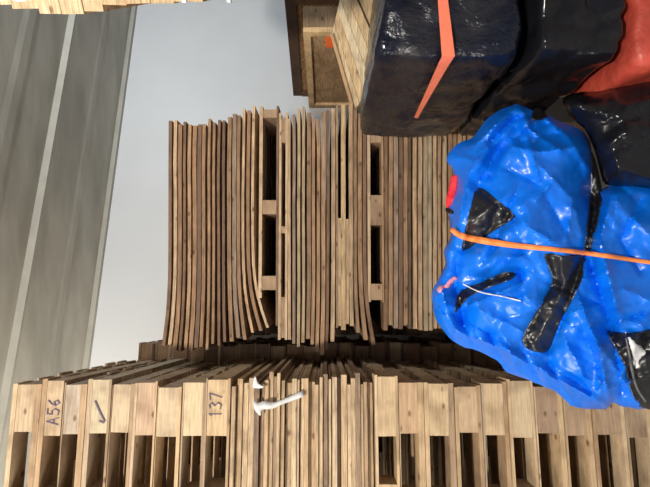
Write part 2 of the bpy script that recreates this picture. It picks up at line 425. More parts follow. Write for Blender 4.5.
# near stack: the thin boards between the pallets
px = 230.5; i = 0
widths = []
while px < 373:
    wpx = random.choice([3.6, 4.2, 4.8, 5.6, 6.4]); 
    if px + wpx > 373.0: wpx = 374.6 - px
    widths.append((px, wpx)); px += wpx
n_thin = len(widths)
THIN = [(0.56, .40, .24), (0.42, .28, .17), (.64, .48, .31), (.33, .22, .14), (.54, .37, .21), (.25, .165, .11), (.60, .43, .26)]
for i, (p, wpx) in enumerate(widths):
    z1 = zA(p); z0 = zA(p + wpx)
    yr = random.choice([374, 377, 380, 384]) + random.uniform(-1.5, 1.5) + (3 if i < 2 else 0)
    ur = uA(p, yr); ul = ur - 1.15
    gap = random.choice([.001, .004, .008])
    side = 'thin board edge between the near stack pallets, %s' % ((ORD[i] + ' from the top') if i else 'topmost')
    sheet(A, 'thin_board', [(ul, z1), ((ul + ur) / 2, z1), (ur, z1)], z1 - z0 - gap * .6, 1.16, random.uniform(0, .05), M['sheet'], vary(THIN[(i * 3 + random.randrange(3)) % 7], .1), side, 'thin boards in the near stack', amp=0.001)

# far stack in the middle
B = Frame(0.06, 2.9, 3)
def cB(px, py): return B.uz(px, py)
def zB(px, py=230): return B.uz(px, py)[1]
def uB(py, px=300): return B.uz(px, py)[0]
def sheets(tops, bots, mids, names, thick_px, label, group, cols=OLD, D=1.2):
    n = len(tops)
    for i in range(n):
        (tx, ty), (bx_, by), mx = tops[i], bots[i], mids[i]
        wob = random.uniform(-.45, .35); wob2 = random.uniform(-.3, .3)
        ctrl = [cB(bx_, by), cB(mx + (bx_ - mx) * 0.36, by - (by - 230) * .30), cB(mx + (bx_ - mx) * .04, by - (by - 230) * .62), cB(mx + wob, 205), cB(mx + wob2, 160), cB(tx, ty)]
        th = thick_px[i] / F * 2.9
        sheet(B, 'plywood_sheet', ctrl, th, D + random.uniform(-.02, .02), random.uniform(0, .02), M['sheet'], vary(random.choice(cols), .12), label(i, n), group, amp=0.0015)
def lerp(a, b, t): return a + (b - a) * t
def ordlab(i, n, rest):
    if i == 0: return 'topmost ' + rest
    if i == n - 1: return 'bottom ' + rest
    return ORD[i] + ' from the top, ' + rest
# upper load
n1 = 18
ty1 = [120, 119, 124, 121, 124, 125, 124, 124, 118, 122, 119, 120, 116, 113, 115, 108, 110, 105]
by1 = [346, 345, 351, 352, 349, 351, 348, 347, 350, 344, 346, 342, 342, 338, 340, 333, 331, 328]
tx1 = [168 + 4.95 * k for k in range(n1)]
mx1 = [167.5 + 4.93 * k for k in range(n1)]
bx1 = [161 + 6.0 * k + (1.2 if k % 3 == 1 else 0) for k in range(n1)]
bx1 = [161, 167, 172, 177.5, 183, 188, 193.5, 199, 205, 211, 217, 223, 229, 236, 243, 251, 259, 266]
sheets(list(zip(tx1, ty1)), list(zip(bx1, by1)), mx1, None, [random.choice([2.7, 3.3, 3.9]) for _ in range(n1)],
       lambda i, n: ordlab(i, n, 'curling plywood sheet of the upper load'), 'warped sheets of the upper load')
# pallet under the upper load
def skid(px_a, px_b, deck, posts, label, D=1.2, ytop=106, ybot=335, bot=2.0, fv=0.006, ybb=None):
    zt, zb = zB(px_a), zB(px_b)
    ur, ul = uB(ytop), uB(ybot)
    e = empty('wooden_pallet', label, 'pallet', B.m @ Matrix.Translation((ur, fv, zb)))
    k = 2.9 / F
    dz = deck * k; bz = bot * k; h = zt - zb; W = ur - ul
    for q in range(7):
        y = q * (D - .11) / 6
        mesh_obj('deck_board', *box_data(-W, random.uniform(-.006, .004), y, y + .11, h - dz, h - .0004, j=.0008), M['wood'], e, color=vary(random.choice(OLD)))
    if bot:
        xb = uB(ybot) - uB(ybb or ybot)
        for q in range(5):
            y = q * (D - .11) / 4
            mesh_obj('bottom_board', *box_data(-W - xb, random.uniform(-.004, .006), y, y + .11, 0, bz, j=.0008), M['wood'], e, color=vary(random.choice(OLD)))
    for (ya, yb) in posts:
        ua, ub = uB(yb) - ur, uB(ya) - ur
        mesh_obj('stringer', *box_data(ua, ub, .004, D - .005, bz + .0004, h - dz - .0004, j=.0008), M['wood'], e, color=vary((.44, .29, .18)))
    return e
p1 = skid(258.5, 278.2, 3.4, [(109, 117), (200, 214), (276, 290)], 'dark weathered pallet with open gaps carrying the upper load of sheets', ybot=298, bot=2.2, ybb=326)
# middle load: first a low skid, then sheets, then a pair of boards held apart by spacers
p2 = skid(278.4, 287.4, 2.6, [(117, 142), (226, 233), (297, 338)], 'low skid with narrow slots on top of the middle load', ytop=112, ybot=340, bot=2.2)
n2 = 10
tx2 = [287.6 + 4.85 * k for k in range(n2)]
ty2 = [118, 114, 108, 106, 112, 117, 119, 112, 110, 108]
bx2 = [287.8, 292.3, 296.8, 301.3, 305.8, 310.4, 315, 319.8, 324.8, 330.4]
by2 = [340, 344, 347, 343, 339, 345, 352, 355, 350, 342]
sheets(list(zip(tx2, ty2)), list(zip(bx2, by2)), tx2, None, [random.choice([2.9, 3.4, 3.9]) for _ in range(n2)],
       lambda i, n: ordlab(i, n, 'plywood sheet above the slotted pair in the middle load'), 'upper sheets of the middle load', cols=OLD[1:] + [(.60, .44, .27)])
def flatboard(pa, pb, yt, yb, col, label, grp=None, name='plywood_sheet', D=1.2, v0=0.0, cat='board'):
    o = mesh_obj(name, *box_data(0, uB(yt) - uB(yb), 0, D, 0, zB(pa) - zB(pb), j=.0006), M['sheet'], None, color=col, matrix=B.m @ Matrix.Translation((uB(yb), v0, zB(pb))))
    return tag(o, label, cat, grp)
flatboard(336.0, 338.0, 104, 328, (.42, .28, .17), 'thin brown board just above the upper black slot of the middle load', v0=.004)
flatboard(338.2, 341.0, 218, 326, (.66, .46, .27), 'short pale spacer board closing the upper slot of the middle load', name='spacer_board', v0=.006)
flatboard(341.2, 345.6, 104, 330, (.70, .49, .27), 'bright yellowish board between the two black slots of the middle load', v0=0.0)
flatboard(345.8, 348.8, 219, 324, (.62, .43, .26), 'short pale spacer board closing the lower slot of the middle load', name='spacer_board', v0=.006)
# ends under the slots' upper half are carried further back
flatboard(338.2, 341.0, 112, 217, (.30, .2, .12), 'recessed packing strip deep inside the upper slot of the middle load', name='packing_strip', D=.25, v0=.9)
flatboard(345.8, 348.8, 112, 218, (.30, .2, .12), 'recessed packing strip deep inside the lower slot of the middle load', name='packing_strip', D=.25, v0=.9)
n3 = 4
tx3 = [349.0 + 4.6 * k for k in range(n3)]
sheets(list(zip(tx3, [104, 109, 113, 117])), list(zip([350, 356.5, 364, 372], [326, 333, 340, 345])), tx3, None, [3.9, 3.4, 3.9, 3.6],
       lambda i, n: ordlab(i, n, 'drooping sheet below the slotted pair in the middle load'), 'drooping sheets at the foot of the middle load', cols=OLD[:5])
p3 = skid(367.6, 384.0, 3.0, [(118, 142), (195, 225), (284, 300)], 'dark pallet carrying the middle load above the lower sheets', ytop=118, ybot=302, bot=2.0)
n4 = 20
tx4 = [384.2 + 4.95 * k for k in range(n4)]
ty4 = [122 + random.uniform(-3, 4) for _ in range(n4)]; by4 = [327 + random.uniform(-3, 4) for _ in range(n4)]
sheets(list(zip(tx4, ty4)), list(zip([x + (k - 3) * .1 for k, x in enumerate(tx4)], by4)), tx4, None, [random.choice([2.9, 3.5, 4.0]) for _ in range(n4)],
       lambda i, n: ordlab(i, n, 'plywood sheet beside the blue tarp'), 'sheets of the lower load', cols=OLD + [(.5, .38, .25), (.56, .42, .28)])
z = 387.0 + 4.95 * n4
for k, (a, b) in enumerate(((z, z + 26), (z + 26.2, z + 53), (z + 53.2, z + 80), (z + 80.2, 594.2))):
    skid(a, b, 3.2, [(122, 142), (205, 225), (300, 320)], ['first', 'second', 'third', 'lowest'][k] + ' pallet beneath the lower load, hidden behind the blue tarp', ytop=122, ybot=324, bot=2.5)

# ------------------------------------------------------------------ crumpled things
def ridged(p, oct_=3):
    s = 0; a = 1; q = p.copy()
    for _ in range(oct_):
        s += a * (1 - 2 * abs(noise.noise(q))); a *= .5; q = q * 2.03 + Vector((7.1, 3.3, 1.7))
    return s
def dist_seg(p, a, b):
    ab = b - a; t = max(0, min(1, (p - a).dot(ab) / max(ab.length_squared, 1e-9))); return (p - (a + ab * t)).length, t
def dist_poly(p, pl, closed=False):
    n = len(pl); best = 1e9
    for i in range(n if closed else n - 1):
        d, _ = dist_seg(p, pl[i], pl[(i + 1) % n])
        if d < best: best = d
    return best
def inside(p, pl):
    c = False; n = len(pl); j = n - 1
    for i in range(n):
        if (pl[i].y > p.y) != (pl[j].y > p.y) and p.x < (pl[j].x - pl[i].x) * (p.y - pl[i].y) / (pl[j].y - pl[i].y) + pl[i].x: c = not c
        j = i
    return c
def smooth_outline(pl, sub=4, seed=0, rough=0.8):
    pts = [Vector(p) for p in pl]; out = []; n = len(pts)
    for i in range(n):
        p0, p1, p2, p3 = pts[i - 1], pts[i], pts[(i + 1) % n], pts[(i + 2) % n]
        for k in range(sub):
            t = k / sub
            q = 0.5 * ((2 * p1) + (p2 - p0) * t + (2 * p0 - 5 * p1 + 4 * p2 - p3) * t * t + (3 * p1 - p0 - 3 * p2 + p3) * t ** 3)
            nn = noise.noise(Vector((q.x * .12, q.y * .12, seed))) * rough
            out.append(q + Vector((nn, -nn)))
    return out

def fill(outline, step, seed):
    rnd = random.Random(seed)
    xs = [p.x for p in outline]; ys = [p.y for p in outline]
    pts = [p.copy() for p in outline]; n = len(pts)
    edges = [(i, (i + 1) % n) for i in range(n)]
    x = min(xs); row = 0
    while x < max(xs):
        y = min(ys) + (step / 2 if row % 2 else 0)
        while y < max(ys):
            p = Vector((x + rnd.uniform(-.2, .2) * step, y + rnd.uniform(-.2, .2) * step))
            if inside(p, outline) and dist_poly(p, outline, True) > step * .5: pts.append(p)
            y += step
        x += step * .87; row += 1
    v, e, f, *_ = geometry.delaunay_2d_cdt(pts, edges, [], 1, 1e-5)
    return v, f, n

def bundle(name, outline, depth_front, depth_back, step, mat, seed, bottom_px=None, parent=None):
    v, f, n = fill(outline, step, seed)
    bset = {}
    verts = []; faces = []
    dist = [dist_poly(p, outline, True) for p in v]
    for p, d in zip(v, dist): verts.append(at(p.x, p.y, depth_front(p, d)))
    N0 = len(verts); idx = {}
    for i, (p, d) in enumerate(zip(v, dist)):
        if d < 1e-3: idx[i] = i
        else:
            idx[i] = len(verts); verts.append(at(p.x, p.y, depth_back(p, d)))
    for t in f:
        faces.append(tuple(t)); faces.append(tuple(idx[i] for i in reversed(t)))
    # keep everything above the floor
    verts = [Vector((q.x, q.y, max(q.z, 0.001))) for q in verts]
    o = mesh_obj(name, verts, faces, mat, parent, smooth=True)
    return orient(o)

def V2(l): return [Vector(p) for p in l]
tarp_out = [(519, 104), (531, 110), (546, 114), (562, 122), (577, 128), (589, 139), (592, 158), (594, 178), (596, 192), (606, 187), (619, 181), (635, 179), (655, 184), (700, 188),
            (748, 196), (752, 300), (748, 396), (700, 402), (655, 407), (642, 409), (625, 407), (613, 403), (606, 409), (588, 409), (571, 405), (556, 392), (540, 385), (522, 378), (507, 372),
            (497, 361), (479, 351), (459, 345), (445, 333), (435, 315), (432, 300), (433, 289), (439, 278), (446, 262), (444, 250), (451, 236), (449, 215), (450, 200), (456, 186), (453, 170),
            (447, 160), (451, 150), (461, 142), (472, 138), (480, 128), (488, 118), (500, 110), (510, 106)]
pa = [[(534, 109), (541, 109), (548, 116), (541, 120), (532, 119)],
      [(478, 187), (498, 201), (515, 216), (505, 224), (486, 236), (463, 251), (465, 232), (470, 210)],
      [(455, 313), (457, 298), (462, 290), (480, 283), (503, 273), (516, 273), (510, 280), (490, 287), (472, 295), (464, 302)],
      [(545, 254), (565, 256), (584, 255), (582, 278), (572, 300), (560, 322), (549, 350), (536, 352), (524, 346), (523, 336), (537, 311), (552, 283), (549, 268)],
      [(592, 152), (602, 190), (599, 215), (590, 250), (584, 255), (587, 225), (591, 190)],
      [(607, 331), (630, 333), (660, 336), (664, 404), (644, 408), (633, 396), (626, 370), (614, 345)]]
PA = [[Vector(q) for q in pl] for pl in pa]
# creases read off the photograph: (polyline, height toward viewer in metres, half width in px)
CR = [([(500, 118), (482, 148), (466, 182), (460, 222)], .030, 9), ([(516, 128), (497, 152), (482, 178)], -.030, 8),
      ([(528, 118), (512, 146), (540, 152), (590, 146)], .022, 8), ([(522, 142), (556, 133), (585, 132)], -.020, 7),
      ([(505, 168), (540, 185), (566, 232)], -.016, 9), ([(540, 165), (572, 200), (584, 245)], .024, 12), ([(500, 200), (535, 232), (560, 246)], .020, 10),
      ([(478, 187), (515, 217)], -.028, 6), ([(462, 252), (514, 220)], -.022, 6), ([(490, 225), (478, 240)], .02, 7),
      ([(451, 240), (447, 262), (440, 285), (446, 306)], .03, 8), ([(458, 262), (455, 285), (462, 312)], -.03, 7),
      ([(458, 292), (500, 276), (518, 272)], -.034, 6), ([(470, 305), (500, 292), (522, 283), (524, 296)], .028, 6),
      ([(521, 272), (524, 300)], -.026, 5), ([(434, 303), (458, 332), (500, 347), (545, 372), (600, 402)], .034, 9), ([(452, 312), (486, 332), (540, 356), (590, 392)], -.018, 6), ([(462, 322), (474, 344)], -.022, 4), ([(490, 335), (504, 366)], -.024, 4), ([(522, 352), (540, 382)], -.022, 4), ([(548, 364), (572, 402)], -.022, 4), ([(508, 350), (520, 376)], .016, 4), ([(438, 300), (452, 330)], -.018, 4), ([(531, 114), (512, 120), (492, 140)], -.030, 4), ([(546, 124), (520, 134), (500, 150), (490, 176)], -.026, 5), ([(512, 110), (492, 128), (474, 146)], .026, 4), ([(548, 120), (570, 140), (588, 170)], .022, 6), ([(520, 108), (530, 130), (560, 150)], .02, 5),
      ([(462, 320), (468, 300)], -.03, 5), ([(524, 338), (552, 284)], -.030, 6), ([(548, 352), (564, 318), (582, 260)], -.030, 6), ([(536, 342), (556, 306), (572, 264)], .018, 7),
      ([(575, 290), (600, 350), (610, 402)], .030, 7), ([(592, 268), (612, 330), (622, 392)], -.028, 6), ([(560, 330), (596, 400)], .020, 8), ([(583, 330), (603, 380)], -.016, 6),
      ([(594, 178), (594, 215), (586, 256)], -.060, 9), ([(612, 195), (600, 240), (612, 290), (622, 330)], .030, 9), ([(640, 200), (620, 240), (640, 270)], -.020, 8),
      ([(625, 290), (650, 300)], .018, 8), ([(630, 215), (655, 240)], .02, 9), ([(600, 345), (640, 405)], .02, 7), ([(606, 330), (655, 335)], -.05, 7),
      ([(480, 310), (520, 330), (548, 362)], .016, 7), ([(500, 300), (535, 300)], .016, 8)]
CR = [(V2(a), b, c) for a, b, c in CR]
_r = random.Random(21)
RC = []
for _ in range(95):
    c = Vector((_r.uniform(445, 650), _r.uniform(115, 400)))
    fan = min(((450, 290), (605, 400), (520, 106), (596, 150), (660, 300)), key=lambda q: (Vector(q) - c).length * _r.uniform(.6, 1.4))
    dr = (Vector(fan) - c).normalized(); ang = math.atan2(dr.y, dr.x) + _r.gauss(0, .28)
    dr = Vector((math.cos(ang), math.sin(ang))); L_ = _r.uniform(14, 48)
    RC.append((c - dr * L_, c + dr * L_, _r.choice((-1, 1, 1)) * _r.uniform(.010, .030), _r.uniform(3, 8)))
def cells(v):
    d = noise.voronoi(v)[0]; return d[1] - d[0]
def fold(p, wv):
    # taut facets meeting in sharp creases, plus fans of fine pleats
    a = Vector((p.x * .017 + wv * .5, p.y * .026 - wv * .4, .4))
    b = Vector((p.x * .045 - p.y * .02 + wv, p.y * .03 + p.x * .02, 2.4))
    ple = math.sin((p.y * .8 - p.x * .45) * .32 + 6 * wv)
    ple = (1 - abs(ple)) ** 2 * max(0, noise.noise(Vector((p.x * .013, p.y * .013, 8.0))) + .25)
    h = .034 * min(cells(a), .7) + .006 * min(cells(b), .6) + .006 * ple + .012 * ridged(Vector((p.x * .014, p.y * .018, 4)), 1)
    for a0, a1, hh, ww in RC:
        q, t = dist_seg(p, a0, a1)
        if q < ww * 2.6: h += hh * (math.exp(-q / ww) - .074) * math.sin(math.pi * min(max(t, .0), 1)) ** .5
    for poly in PA:
        if inside(p, poly): h -= .03 * (1 - math.exp(-dist_poly(p, poly, True) / 3.0))
    return h
def tarp_front(p, d=None, off=0.0):
    if d is None: d = dist_poly(p, TO, True) if inside(p, TO) else 0
    y = 1.93 - 0.13 * (1 - math.exp(-d / 40.0)) - 0.010 * (1 - math.exp(-d / 2.5))
    y -= 0.10 * math.exp(-(((p.x - 530) / 90) ** 2 + ((p.y - 210) / 90) ** 2)) * (1 - math.exp(-d / 12))
    if d > 0.01:
        k = 1 - math.exp(-d / 4.0)
        for pl, h, wd_ in CR:
            q = dist_poly(p, pl)
            if q < wd_ * 2.4: y -= k * h * 1.6 * math.exp(-q / wd_ * 1.2)
        a = Vector((p.x * .022, p.y * .016, 2.2)); wv = noise.noise(a * 1.3)
        y -= k * fold(p, wv)
    return y - off
TO = smooth_outline(tarp_out, 3, 1, 1.2)
def tarp_back(p, d):
    lim = 2.05 if p.y > 330 else 2.05 + (330 - p.y) * .0014
    if p.x > 590: return 1.945
    return min(lim, 1.93 + 0.14 * (1 - math.exp(-d / 30.0)) + (.1 if p.y < 330 else 0) * (1 - math.exp(-d / 60)))
tarp = bundle('tarp_bundle', TO, tarp_front, tarp_back, 2.4, M['blue'], 3)
tarp.data.set_sharp_from_angle(angle=math.radians(40))
tag(tarp, 'big crumpled blue plastic tarp bundle in front of the board stacks', 'tarp')

def patch(name, poly, mat, parent, off=0.008, step=3.5, thick=0.006, seed=5, fn=None, rough=.6, bump=0.004):
    fn = fn or (lambda p: tarp_front(p))
    ol = smooth_outline(poly, 3, seed, rough)
    v, f, n = fill(ol, step, seed)
    verts = []; faces = []
    dl = [dist_poly(p, ol, True) for p in v]
    for p, d in zip(v, dl):
        nz = bump * ridged(Vector((p.x * .07, p.y * .05, seed)), 2)
        verts.append(at(p.x, p.y, fn(p) - off * (1 - math.exp(-d / 2)) - .002 - nz * (1 - math.exp(-d / 3))))
    N0 = len(verts)
    for p in v: verts.append(at(p.x, p.y, fn(p) + thick))
    for t in f:
        faces.append(tuple(t)); faces.append(tuple(N0 + i for i in reversed(t)))
    nn = len(ol)
    for i in range(nn): faces.append((i, N0 + i, N0 + (i + 1) % nn, (i + 1) % nn))
    o = mesh_obj(name, verts, faces, mat, parent, smooth=True)
    return orient(o)
for k, poly in enumerate(pa):
    o = patch('black_lining', poly, M['lining'], tarp, off=.004, step=2.6, seed=11 + k, bump=.006); o['label'] = 'black plastic showing between the blue folds'

def ribbon(name, pts, widths, fn, mat, parent=None, off=.006, thick=.002, sub=8):
    P = V2(pts); out = []; W = []
    for i in range(len(P) - 1):
        p0 = P[max(i - 1, 0)]; p1 = P[i]; p2 = P[i + 1]; p3 = P[min(i + 2, len(P) - 1)]
        for k in range(sub):
            t = k / sub
            out.append(0.5 * ((2 * p1) + (p2 - p0) * t + (2 * p0 - 5 * p1 + 4 * p2 - p3) * t * t + (3 * p1 - p0 - 3 * p2 + p3) * t ** 3)); W.append(lerp(widths[i], widths[i + 1], t))
    out.append(P[-1]); W.append(widths[-1])
    vs = []; fs = []
    for i, p in enumerate(out):
        d = (out[min(i + 1, len(out) - 1)] - out[max(i - 1, 0)]).normalized(); n = Vector((-d.y, d.x)) * W[i] / 2
        y = min(fn(p), fn(p + n), fn(p - n)) - off
        for q, yy in ((p - n, y), (p + n, y), (p + n, y + thick), (p - n, y + thick)): vs.append(at(q.x, q.y, yy))
    for i in range(len(out) - 1):
        a, b = 4 * i, 4 * i + 4
        for k in range(4): fs.append((a + k, b + k, b + (k + 1) % 4, a + (k + 1) % 4))
    fs.append((0, 1, 2, 3)); e_ = 4 * (len(out) - 1); fs.append((e_ + 3, e_ + 2, e_ + 1, e_))
    return orient(mesh_obj(name, vs, fs, mat, parent, smooth=True))
def sm_tarp(p):      # a strap bridges the small folds
    return min(tarp_front(p + Vector(q)) for q in ((0, 0), (7, 0), (-7, 0), (0, 4), (0, -4)))
st = ribbon('ratchet_strap', [(451, 229), (462, 236), (485, 241), (520, 246), (560, 250), (600, 255), (640, 261), (690, 268)], [4.5, 6, 6.5, 5.5, 4.5, 4.5, 4, 4], sm_tarp, M['orange'])
tag(st, 'long orange strap lying across the blue tarp', 'strap')
c = patch('red_cloth', [(451, 177), (457, 176), (456, 190), (452, 203), (447, 208), (446, 200), (449, 188)], M['redcloth'], None, off=.012, step=2.5, thick=.02, seed=31)
tag(c, 'small red cloth scrap poking out at the upper edge of the tarp', 'cloth')
c = patch('pink_cloth', [(437, 289), (441, 285), (445, 285), (449, 280), (455, 276), (457, 279), (452, 284), (449, 288), (444, 288), (440, 293)], M['pink'], None, off=.014, step=2, thick=.01, seed=33)
tag(c, 'small pink twisted cloth tied near the left edge of the tarp', 'cloth')
c = patch('black_tape', [(446, 208), (453, 210), (453, 214), (446, 212)], M['black'], None, off=.014, step=2, thick=.01, seed=35)
tag(c, 'short black tape end just under the red cloth scrap', 'tape')
s1 = ribbon('white_string', [(463, 284), (480, 292), (500, 296), (521, 301)], [1.0, 1.2, 1.0, 1.3], sm_tarp, M['string'], off=.009)
tag(s1, 'thin white string lying over the blue tarp folds', 'string')
pp = patch('paper_sheet', [(625, 331), (634, 340), (648, 352), (640, 361), (642, 366), (635, 370), (630, 352)], M['paper'], None, off=.02, step=3, thick=.004, seed=37, bump=.003)
tag(pp, 'crumpled white paper tucked in black plastic at the bottom tarp corner', 'paper')
rp = ribbon('webbing_cord', [(626, 338), (629, 352), (632, 370), (637, 388), (646, 402)], [1.6, 2.2, 2.5, 2.2, 2], sm_tarp, M['greyrope'], off=.02)
tag(rp, 'dark grey webbing cord curving beside the white paper', 'cord')

# torn white tape on the near stack's thin boards
def face_A(p):
    d = at(p.x, p.y, 1.0) - Vector((0, 0, EYE)); t = (A.o - Vector((0, 0, EYE))).dot(A.v) / d.dot(A.v); return t - .012
tp = patch('torn_tape', [(253, 401), (258, 403), (264, 401), (275, 402), (290, 396), (302, 391), (303, 396), (298, 399), (283, 404), (272, 409), (262, 410), (260, 416), (255, 410)], M['tape'], None, off=.012, step=2.5, thick=.004, seed=41, fn=face_A, bump=.003)
tag(tp, 'torn white tape strip stuck across the thin board edges', 'tape')
tq = patch('paper_scrap', [(255, 376), (258, 383), (264, 387), (257, 388), (253, 386)], M['paper'], None, off=.006, step=2, thick=.003, seed=43, fn=face_A, bump=.002)
tag(tq, 'tiny white paper scrap above the torn tape strip', 'paper')
# pen marks on the thin boards
# ------------------------------------------------------------------ black film wrapped loads on the right
def lumpy(name, C8, nu, nv, nw, amp, freq, mat, seed, rnd=0.08, smooth=True, parent=None, press=None, crk=1.0):
    """box from 8 corners, faces gridded, edges rounded, film crumpled"""
    cs = [Vector(c) for c in C8]
    def tri(a, b, c):
        x0 = cs[0] * (1 - c) + cs[1] * c; x1 = cs[2] * (1 - c) + cs[3] * c; x2 = cs[4] * (1 - c) + cs[5] * c; x3 = cs[6] * (1 - c) + cs[7] * c
        return (x0 * (1 - b) + x1 * b) * (1 - a) + (x2 * (1 - b) + x3 * b) * a
    cen = tri(.5, .5, .5)
    vid = {}; vs = []; fs = []
    def vert(i, j, k):
        key = (i, j, k)
        if key in vid: return vid[key]
        a, b, c = i / nu, j / nv, k / nw
        q = [a * 2 - 1, b * 2 - 1, c * 2 - 1]
        # rounding: pull edges in
        m = sorted((abs(t) for t in q), reverse=True)
        e = max(0, m[1] - (1 - rnd * 2)) / (rnd * 2) ; e2 = max(0, m[2] - (1 - rnd * 2)) / (rnd * 2)
        sh = 1 - 0.035 * e * e - 0.03 * e2 * e2
        p = cen + (tri(a, b, c) - cen) * sh
        nrm = (p - cen).normalized()
        wv = noise.noise(p * freq * .5 + Vector((seed, 0, 0)))
        f = ridged(Vector((p.x * freq + wv, p.y * freq * .5, p.z * freq * .8 + seed)), 3)
        f2 = min(cells(Vector((p.x * freq * 2.2 + wv, p.y * freq * 1.1 + wv, p.z * freq * 1.5 + seed))), .7)
        p = p + nrm * amp * (f - .6 + 1.6 * (f2 - .3) * crk)
        if press: p = press(p)
        vid[key] = len(vs); vs.append(p); return vid[key]
    for i in range(nu):
        for j in range(nv):
            fs.append((vert(i, j, 0), vert(i, j + 1, 0), vert(i + 1, j + 1, 0), vert(i + 1, j, 0)))
            fs.append((vert(i, j, nw), vert(i + 1, j, nw), vert(i + 1, j + 1, nw), vert(i, j + 1, nw)))
    for i in range(nu):
        for k in range(nw):
            fs.append((vert(i, 0, k), vert(i + 1, 0, k), vert(i + 1, 0, k + 1), vert(i, 0, k + 1)))
            fs.append((vert(i, nv, k), vert(i, nv, k + 1), vert(i + 1, nv, k + 1), vert(i + 1, nv, k)))
    for j in range(nv):
        for k in range(nw):
            fs.append((vert(0, j, k), vert(0, j, k + 1), vert(0, j + 1, k + 1), vert(0, j + 1, k)))
            fs.append((vert(nu, j, k), vert(nu, j + 1, k), vert(nu, j + 1, k + 1), vert(nu, j, k + 1)))
    return orient(mesh_obj(name, vs, fs, mat, parent, smooth=smooth))
def zat(px_, Y): return at(px_, 0, Y).z
fl, bl = at(0, 56, 1.72).x, at(0, 139, 2.74).x
def corners(ztfl, ztbl, ztfr, ztbr, zbf, zbb, XR=1.35, Yf=1.72, Yb=2.74, dx=0.0):
    return [(fl + dx, Yf, zbf), (fl + dx, Yf, ztfl), (bl + dx, Yb, zbb), (bl + dx, Yb, ztbl), (XR, Yf, zbf), (XR, Yf, ztfr), (XR, Yb, zbb), (XR, Yb, ztbr)]
def dustpart(i): pass
b1 = lumpy('wrapped_load', corners(zat(371, 1.72), zat(357, 2.74), zat(415, 1.72), zat(372, 2.74), EYE - .70, EYE - .70), 60, 76, 56, .017, 3.4, M['dusty'], 1.3)
tag(b1, 'black film-wrapped load with coral strap, beside the wooden crate', 'wrapped load')
b2 = lumpy('wrapped_load', corners(EYE - .755, EYE - .745, EYE - .755, EYE - .745, EYE - 1.05, EYE - 1.05, dx=.012), 56, 60, 36, .022, 4.2, M['black'], 6.1)
tag(b2, 'lower black film-wrapped load, resting on the red wrapped one', 'wrapped load')
b3 = lumpy('wrapped_load', corners(EYE - 1.095, EYE - 1.095, EYE - 1.095, EYE - 1.095, 0.012, 0.012, dx=-.03, Yb=2.2), 36, 40, 36, .012, 4.5, M['redfilm'], 9.4)
tag(b3, 'load wrapped in red plastic beneath the black wrapped loads', 'wrapped load')
# coral strap: runs down the front then across the left side of the black load
def tubeflat(name, pts, wdir, wid, nrm, thick, mat, parent=None):
    vs = []; fs = []
    for i, p in enumerate(pts):
        w_ = Vector(wdir[i]).normalized() * wid[i] / 2; n = Vector(nrm[i]).normalized() * thick
        for q in (p - w_, p + w_, p + w_ - n, p - w_ - n): vs.append(q)
    for i in range(len(pts) - 1):
        a, b = 4 * i, 4 * i + 4
        for k in range(4): fs.append((a + k, b + k, b + (k + 1) % 4, a + (k + 1) % 4))
    fs.append((0, 1, 2, 3)); e_ = 4 * (len(pts) - 1); fs.append((e_ + 3, e_ + 2, e_ + 1, e_))
    return orient(mesh_obj(name, vs, fs, mat, parent))
P = []; Wd = []; Wi = []; Nm = []
for t in range(7):
    s_ = t / 6; py = -30 + 86 * s_
    P.append(at(lerp(440, 448.5, s_), py, 1.70)); Wd.append((0, 0, 1)); Wi.append(lerp(.030, .045, s_)); Nm.append((0, -1, 0))
for t in range(1, 9):
    s_ = t / 8; py = 58 + 60 * s_; X = lerp(fl - .012, bl - .012, s_); 
    Y = X * F / (243.5 - py); P.append(Vector((X, Y, zat(lerp(447, 416, s_), Y)))); Wd.append((0, -.35, 1)); Wi.append(lerp(.045, .018, s_)); Nm.append((-1, 0, 0))
sp = tubeflat('load_strap', P, Wd, Wi, Nm, .004, M['salmon']); tag(sp, 'coral orange strap around the upper black wrapped load', 'strap')

# black rubbish bag between the tarp and the wrapped loads
bag_out = [(563, 98), (580, 92), (600, 91), (625, 84), (652, 78), (700, 76), (742, 90), (744, 150), (740, 190), (690, 192), (655, 190), (630, 188), (612, 186), (603, 180), (594, 150), (584, 128), (568, 114)]
BO = smooth_outline(bag_out, 3, 9, 1.0)
BCR = [(V2(a), b, c) for a, b, c in [([(585, 128), (602, 114), (630, 104), (655, 100)], .035, 8), ([(590, 120), (612, 108), (650, 94)], -.03, 5), ([(604, 150), (625, 132), (652, 128)], .03, 7),
       ([(600, 136), (625, 120), (650, 114)], -.03, 5), ([(615, 160), (640, 175), (652, 180)], .025, 6), ([(612, 150), (622, 180)], .02, 5), ([(570, 108), (590, 104), (610, 98)], .02, 6)]]
def bag_front(p, d=None):
    if d is None: d = dist_poly(p, BO, True)
    y = 1.90 - .15 * (1 - math.exp(-d / 22)) - .03 * (1 - math.exp(-d / 3))
    k = 1 - math.exp(-d / 5)
    for pl, h, wd_ in BCR:
        q = dist_poly(p, pl)
        if q < wd_ * 2.5: y -= k * h * math.exp(-q / wd_ * 1.1)
    return y - k * .018 * ridged(Vector((p.x * .035, p.y * .045, 5.5)), 3)
bg = bundle('rubbish_bag', BO, bag_front, lambda p, d: 1.90 + .03 * (1 - math.exp(-d / 30)), 4.0, M['black'], 8)
tag(bg, 'shiny crumpled black plastic bag between blue tarp and red load', 'bag')

# ------------------------------------------------------------------ crates at the back right
def obox(name, O, U, Vd, b, mat, parent, color=None, Wv=Vector((0, 0, 1)), j=.001):
    v, f = box_data(*b, j=j)
    vs = [Vector(O) + U * a + Vd * b_ + Wv * c for a, b_, c in v]
    return orient(mesh_obj(name, vs, f, mat, parent, color=color))
